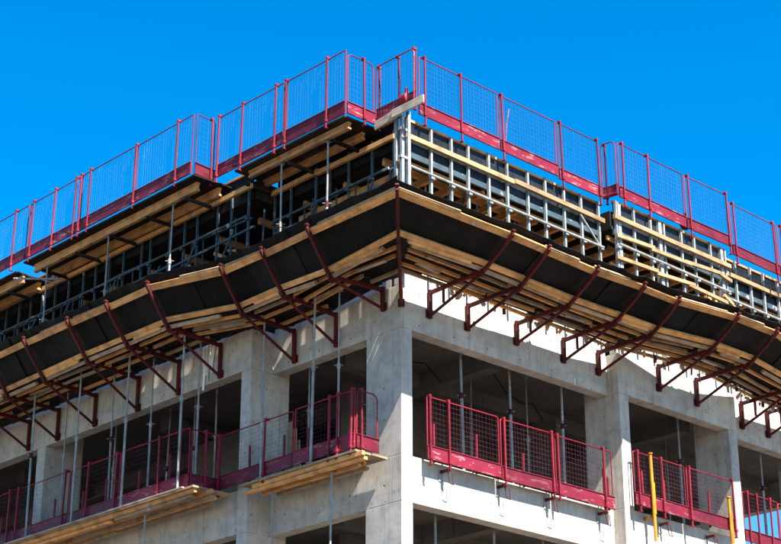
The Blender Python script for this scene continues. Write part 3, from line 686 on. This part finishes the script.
# ------------------------------------------------------------------ odds and ends
for i, (x, z0, z1, lb) in enumerate(((6.52, 10.0, 11.80, 'yellow steel post clamped to the projecting sunlit bay beside its corner column'),
                                     (9.12, 9.85, 11.36, 'yellow steel post clamped to the far end of the projecting sunlit bay'))):
    t = Thing('yellow_post', lb, 'post', RF(x, PR + 0.28, z0), 'yellow posts on the sunlit facade')
    t.add('tube', pipe([RF(x, PR + 0.27, z0), RF(x - 0.03, PR + 0.27, z1)], 0.034, 10), 'yellow', smooth=True)
    t.add('sleeve', pipe([RF(x, PR + 0.27, z0 + 0.55), RF(x - 0.01, PR + 0.27, z0 + 1.2)], 0.044, 10), 'yellow', smooth=True)
    t.add('bracket', bar(RF(x, PR, z0 + 0.5), RF(x, PR + 0.27, z0 + 0.5), 0.06, 0.06), 'yellow')
    t.add('cap', pipe([RF(x - 0.03, PR + 0.27, z1), RF(x - 0.03, PR + 0.27, z1 + 0.03)], 0.05, 10), 'yellow', smooth=True)
# barrier feet on the sunlit beam
for i, (s, b, lb) in enumerate(((0.98, 0, 'first'), (2.5, 0, 'second'), (3.85, 0, 'third'), (5.42, 0, 'fourth'), (7.0, PR, 'fifth'), (8.55, PR, 'sixth'))):
    t = Thing('barrier_foot', f'{lb} small steel foot from the corner bolted to the sunlit beam under the barriers', 'bracket', RF(s, b, 10.3), 'feet of the barriers on the sunlit beam')
    t.add('plate', fbox(RF, s - 0.05, s + 0.05, b + 0.003, b + 0.016, 10.28, 10.52), 'steel')
    t.add('arm', bar(RF(s, b + 0.016, 10.46), RF(s, b + 0.24, 10.46), 0.05, 0.05), 'oxide')
    t.add('loop', pipe([RF(s, b + 0.2, 10.44), RF(s + 0.02, b + 0.22, 10.22), RF(s + 0.12, b + 0.22, 10.2), RF(s + 0.12, b + 0.2, 10.44)], 0.010, 6), 'oxide', smooth=True)
# plastic strips caught on the shaded beam
t = Thing('torn_sheet', 'torn white plastic strips hanging on the shaded beam beneath the fan', 'plastic sheet', LF(5.0, PL + 0.02, 13.9))
for i in range(5):
    s = 4.95 + i * 0.07; zz = 13.92
    pts = [LF(s + jit(0.03), PL + 0.03 + jit(0.01), zz - q * (0.16 + 0.02 * i)) for q in range(4 if i % 2 else 5)]
    vs2 = []
    for q, p in enumerate(pts):
        w2 = 0.035 * (1 - 0.12 * q); vs2 += [p + V(0, -w2, 0), p + V(-0.012, w2, 0), p + V(0.006, w2, 0), p + V(0.012, -w2, 0)]
    fs2 = [(0, 1, 2, 3), tuple(len(vs2) - 4 + k for k in (3, 2, 1, 0))]
    for q in range(len(pts) - 1):
        for k in range(4): fs2.append((q * 4 + k, q * 4 + (k + 1) % 4, q * 4 + 4 + (k + 1) % 4, q * 4 + 4 + k))
    t.add('strip', (vs2, fs2), 'cloth')

for i, (dx, h, m) in enumerate(((0.0, 1.5, 'plank'), (0.14, 1.35, 'timber'), (0.27, 1.1, 'plank'))):
    single('leaning_board', ('tall brown', 'mid-height honey', 'short brown')[i] + ' board leaning beside the blade column in the shaded open storey', 'board',
           bar((0.25 + dx * 0.3, 3.45 - dx * 0.8, T0 + 0.005), (0.40 + dx * 0.3, 3.62 - dx * 0.5, T0 + h), 0.12, 0.03, V(1, 0, 0)), m)
for i, (x, y, lb) in enumerate(((1.0, 1.6, 'sunlit'), (4.5, 1.9, 'sunlit'), (1.4, 6.0, 'shaded'), (1.7, 8.8, 'shaded'))):
    pts = [V(x + 0.5 * q + jit(0.05), y + 0.1 * q, T1 - 0.26 - 0.35 * math.sin(q / 4 * math.pi) - (0.5 * (q == 4))) for q in range(5)]
    single('hanging_cable', ('short', 'second')[i % 2] + f' black cable drooping from the ceiling of the {lb} open storey', 'cable', pipe(pts, 0.013, 6), 'ply', smooth=True)

for x, y, z, lb in ((-0.12, -0.28, 17.52, 'small rounded red fitting behind the barrier at the building corner'), (8.55, -0.36, 17.50, 'small rounded red fitting behind the toe boards of the projecting sunlit bay')):
    t = Thing('red_fitting', lb, 'fitting', (x, y, z))
    t.add('drum', pipe([(x, y + 0.11, z + 0.16), (x, y + 0.09, z + 0.16), (x, y - 0.09, z + 0.16), (x, y - 0.11, z + 0.16)], [0.09, 0.13, 0.13, 0.09], 14), 'red', smooth=True)
    t.add('lug', bar((x, y, z), (x, y, z + 0.42), 0.05, 0.05), 'red', bevel=0.006)
single('loose_tie', 'loose bent strap dangling inside the sunlit top barrier mesh', 'strap', pipe([RF(2.95, 0.17, 18.62), RF(2.86, 0.17, 18.2), RF(2.82, 0.17, 17.75)], 0.014, 6), 'red', smooth=True)
single('beam_spacer', 'tiny white spacer stuck under the edge of the sunlit beam', 'spacer', bar(RF(4.86, 0.012, 13.05), RF(4.87, 0.012, 13.2), 0.035, 0.02), 'cloth')
